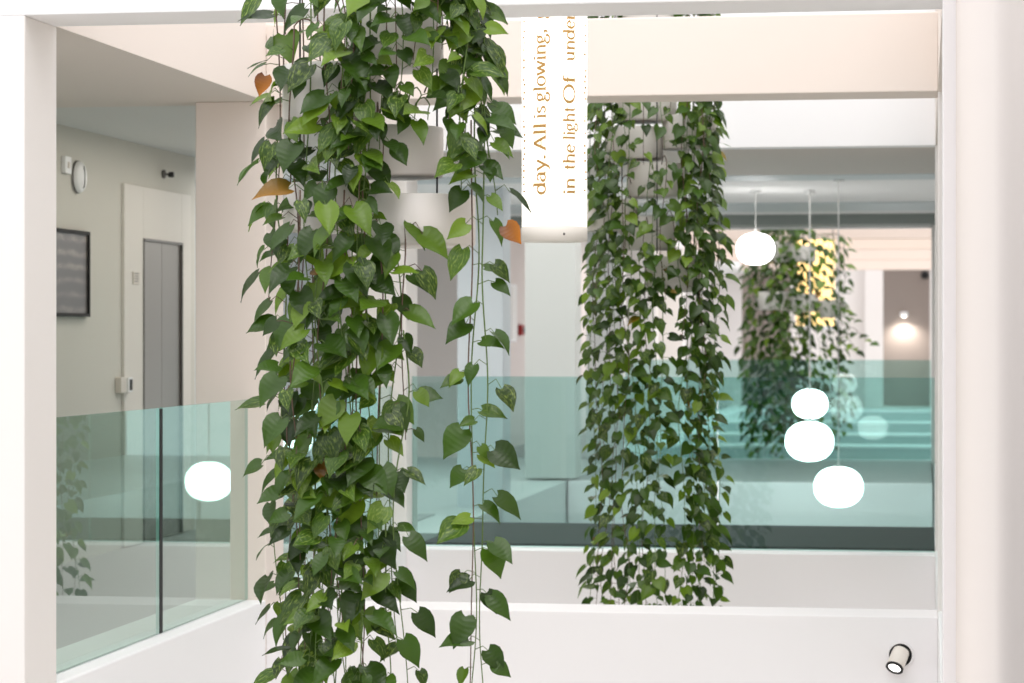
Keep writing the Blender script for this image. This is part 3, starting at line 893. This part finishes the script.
# two withered leaves that stand out
ex = Foliage()
for px, py, dx_, dz_, L_ in ((265, 76, -0.30, -1, 0.075), (506, 226, 0.75, -0.8, 0.085)):
    ex.leaf(pt(px, py, PY - 0.2) - org, Vector((dx_, -0.25, dz_)), Vector((0.1, -1, 0.3)), L_, rng, 1.0, 0.5, 0)
o = ex.build('withered_leaves', t); o['label'] = 'orange withered leaves'

# --- second planter
rng = random.Random(23)
PY2 = 15.9
c2 = pt(652, 300, PY2)
org2 = Vector((c2.x, PY2, pt(652, 290, PY2).z))
t2 = thing('hanging_planter', 'second hanging planter with two thick curtains of vines behind the cream beam', 'plant', org2)
for px, yb, yt, r in ((646, 122, 88, 0.19), (634, 160, 128, 0.18), (656, 198, 164, 0.18), (648, 250, 217, 0.17), (674, 292, 257, 0.18), (690, 150, 116, 0.17), (612, 232, 200, 0.16), (650, 30, -6, 0.2)):
    c = pt(px, yb, PY2); zt_ = pt(px, yt, PY2).z
    pot(t2, org2, c, r, zt_ - c.z)
for px in (657, 622, 694):
    hx = pt(px, 100, PY2 - 0.19 if px == 657 else PY2)
    hanger(t2, org2, hx.x, hx.y, pt(px, 255, PY2).z, 4.8)
AX2 = Vector((c2.x, PY2, 0))


def v2(px, yt, yb, dy, **kw):
    k = dict(L=0.092, gap=0.066, rng=rng, stem_r=0.003, pet=0.036, front=0.5, amp=0.022, dead_p=0.006)
    k.update(kw)
    make_vine(t2, org2, AX2, pt(px, yt, PY2 + dy), pt(px + rng.uniform(-4, 4), yb, PY2 + dy), **k)


for px, dy, yt in ((591, 0.0, 70), (597, -0.12, 80), (604, 0.10, 90), (611, -0.22, 75), (618, -0.05, 90), (625, -0.27, 200), (632, 0.12, 90), (639, -0.25, 255), (647, -0.12, 230),
                   (655, -0.28, 275), (661, -0.2, 262), (683, -0.2, 85), (689, -0.05, 90), (694, -0.26, 80), (700, 0.08, 75), (705, -0.2, 90), (710, -0.1, 80), (714, 0.02, 90)):
    v2(px, yt, rng.uniform(612, 640), dy, gap=0.058 if px > 675 else 0.066)
for px, yt, yb, dy in ((600, 60, 330, -0.24), (612, 60, 420, -0.28), (628, 60, 150, -0.28), (686, 60, 340, -0.28), (700, 60, 560, -0.27), (712, 60, 300, -0.12), (706, 60, 380, -0.22),
                       (606, 60, 200, -0.1), (690, 60, 250, -0.2), (668, 60, 120, -0.28), (622, 180, 420, -0.28), (640, 290, 470, -0.28), (650, 165, 215, -0.24), (672, 215, 250, -0.26), (632, 215, 245, -0.26), (640, 85, 165, -0.3), (662, 90, 150, -0.3), (652, 165, 260, -0.3), (666, 160, 300, -0.3), (628, 90, 250, -0.3), (646, 222, 300, -0.3)):
    v2(px, yt, yb, dy)
for px in range(592, 714, 4):
    v2(px, -6, rng.uniform(40, 90), rng.uniform(-0.2, 0.2), gap=0.05, arch=False)

# --- distant planter in the second atrium
rng = random.Random(31)
PY3 = 33.2
c3 = pt(790, 300, PY3)
org3 = Vector((c3.x, PY3, pt(790, 330, PY3).z))
t3 = thing('hanging_planter', 'small distant hanging planter behind both teal glass balustrades', 'plant', org3)
for px, yb, yt, r in ((776, 262, 242, 0.2), (772, 310, 292, 0.22), (800, 262, 246, 0.2), (803, 312, 294, 0.2), (833, 318, 300, 0.18)):
    c = pt(px, yb, PY3); zt_ = pt(px, yt, PY3).z
    pot(t3, org3, c, r, zt_ - c.z)
for px in (776, 803, 833):
    hx = pt(px, 200, PY3)
    hanger(t3, org3, hx.x, hx.y, pt(px, 300, PY3).z, 5.0, 0.006)
AX3 = Vector((c3.x, PY3, 0))


def v3(px, yt, yb, dy, **kw):
    k = dict(L=0.125, gap=0.058, rng=rng, stem_r=0.0035, pet=0.05, front=0.4, amp=0.03, fine=False, dead_p=0.004)
    k.update(kw)
    make_vine(t3, org3, AX3, pt(px, yt, PY3 + dy), pt(px + rng.uniform(-3, 3), yb, PY3 + dy), **k)


for px in (748, 752, 757, 761, 765, 768, 771, 774, 777, 780, 783, 786, 789, 792, 795, 799, 804, 809, 788, 782, 776, 766):
    v3(px, 262 if px < 765 else 215, rng.uniform(440, 470), rng.uniform(-0.3, 0.3))
for px in (818, 823, 829, 834, 839, 843):
    v3(px, 236, rng.uniform(425, 450), rng.uniform(-0.25, 0.25), gap=0.075)
for px, py in ((855, 322), (872, 344), (858, 352)):
    sb, fo = MB(), Foliage()
    a_ = pt(836, py - 22, PY3 - 0.2); b2 = pt(px, py, PY3 - 0.3)
    md = (a_ + b2) / 2 + Vector((0, 0, 0.06))
    sb.tube([a_ - org3, md - org3, b2 - org3], 0.004, 5)
    for k in range(5):
        p = a_.lerp(b2, 0.35 + 0.16 * k)
        fo.leaf(p - org3, Vector((rng.uniform(-.3, 1), -0.5, rng.uniform(-.5, .2))), Vector((0, -0.6, 0.8)), 0.12, rng, 0, None, None, False)
    vn = sb.build('vine', [M['stem'], M['gstem']], t3)
    fo.build('leaves', vn)


# ------------------------------------------------------------------ light
wd = bpy.data.worlds.new('sky'); bpy.context.scene.world = wd
wd.use_nodes = True
bg = wd.node_tree.nodes['Background']
bg.inputs[0].default_value = (0.98, 0.98, 1.0, 1)
bg.inputs[1].default_value = 1.0
# overcast sky: brighter towards the zenith
wn_ = wd.node_tree
tc_ = wn_.nodes.new('ShaderNodeTexCoord'); sx_ = wn_.nodes.new('ShaderNodeSeparateXYZ'); mr_ = wn_.nodes.new('ShaderNodeMapRange')
wn_.links.new(tc_.outputs['Generated'], sx_.inputs[0]); wn_.links.new(sx_.outputs['Z'], mr_.inputs[0])
mr_.inputs[1].default_value = -0.1; mr_.inputs[2].default_value = 0.9; mr_.inputs[3].default_value = 1.15; mr_.inputs[4].default_value = 1.9
wn_.links.new(mr_.outputs[0], bg.inputs[1])
sl = bpy.data.lights.new('hazy_sun', 'SUN'); sl.energy = 1.1; sl.angle = math.radians(35); sl.color = (1, 0.97, 0.93)
so = bpy.data.objects.new('hazy_sun', sl); C.objects.link(so); so.location = (3, -4, 12)
so.rotation_euler = Vector((-0.10, 0.5, -0.85)).to_track_quat('-Z', 'Y').to_euler()


def area(name, loc, sx, sy, energy, col=(1, 0.97, 0.93), rot=(0, 0, 0)):
    l = bpy.data.lights.new(name, 'AREA'); l.shape = 'RECTANGLE'; l.size = sx; l.size_y = sy; l.energy = energy; l.color = col
    o = bpy.data.objects.new(name, l); C.objects.link(o); o.location = loc; o.rotation_euler = rot
    return o


area('lobby_fill', (-3.2, 25.5, ZL - 0.03), 7.0, 6.0, 170)  # fill light added to brighten the lobby, no fitting there
area('side_corridor_fill', (-4.6, 41.0, ZS - 0.03), 1.0, 8.0, 35)  # added fill that lifts the far rose wall, not a fitted lamp
area('lobby_front_fill', (-3.6, 19.9, ZS - 0.03), 3.6, 1.2, 70)  # extra fill for the dim column fronts, no lamp of the place
area('lift_lobby_fill', (-4.6, 16.6, ZS + 0.03), 0.8, 3.4, 16, (1, 0.93, 0.84))  # warm fill added to lift the dim corridor by the lift

# ------------------------------------------------------------------ camera
cam = bpy.data.cameras.new('camera')
co = bpy.data.objects.new('camera', cam); C.objects.link(co)
co.location = (0, 0, EYE)
co.rotation_euler = (math.radians(90), 0, YAW)
cam.sensor_width = 36
cam.lens = F / 1024 * 36
cam.shift_y = (HY - 341.5) / 1024
cam.clip_end = 200
cam.dof.use_dof = True
cam.dof.focus_distance = 10.5
cam.dof.aperture_fstop = 4.5
S = bpy.context.scene
S.camera = co
S.view_settings.view_transform = 'Standard'
S.view_settings.look = 'None'
S.view_settings.gamma = 1.0
S.view_settings.use_curve_mapping = False
S.view_settings.exposure = 0.06
S.cycles.transparent_max_bounces = 24
S.cycles.max_bounces = 10
S.cycles.diffuse_bounces = 6
S.cycles.use_denoising = True
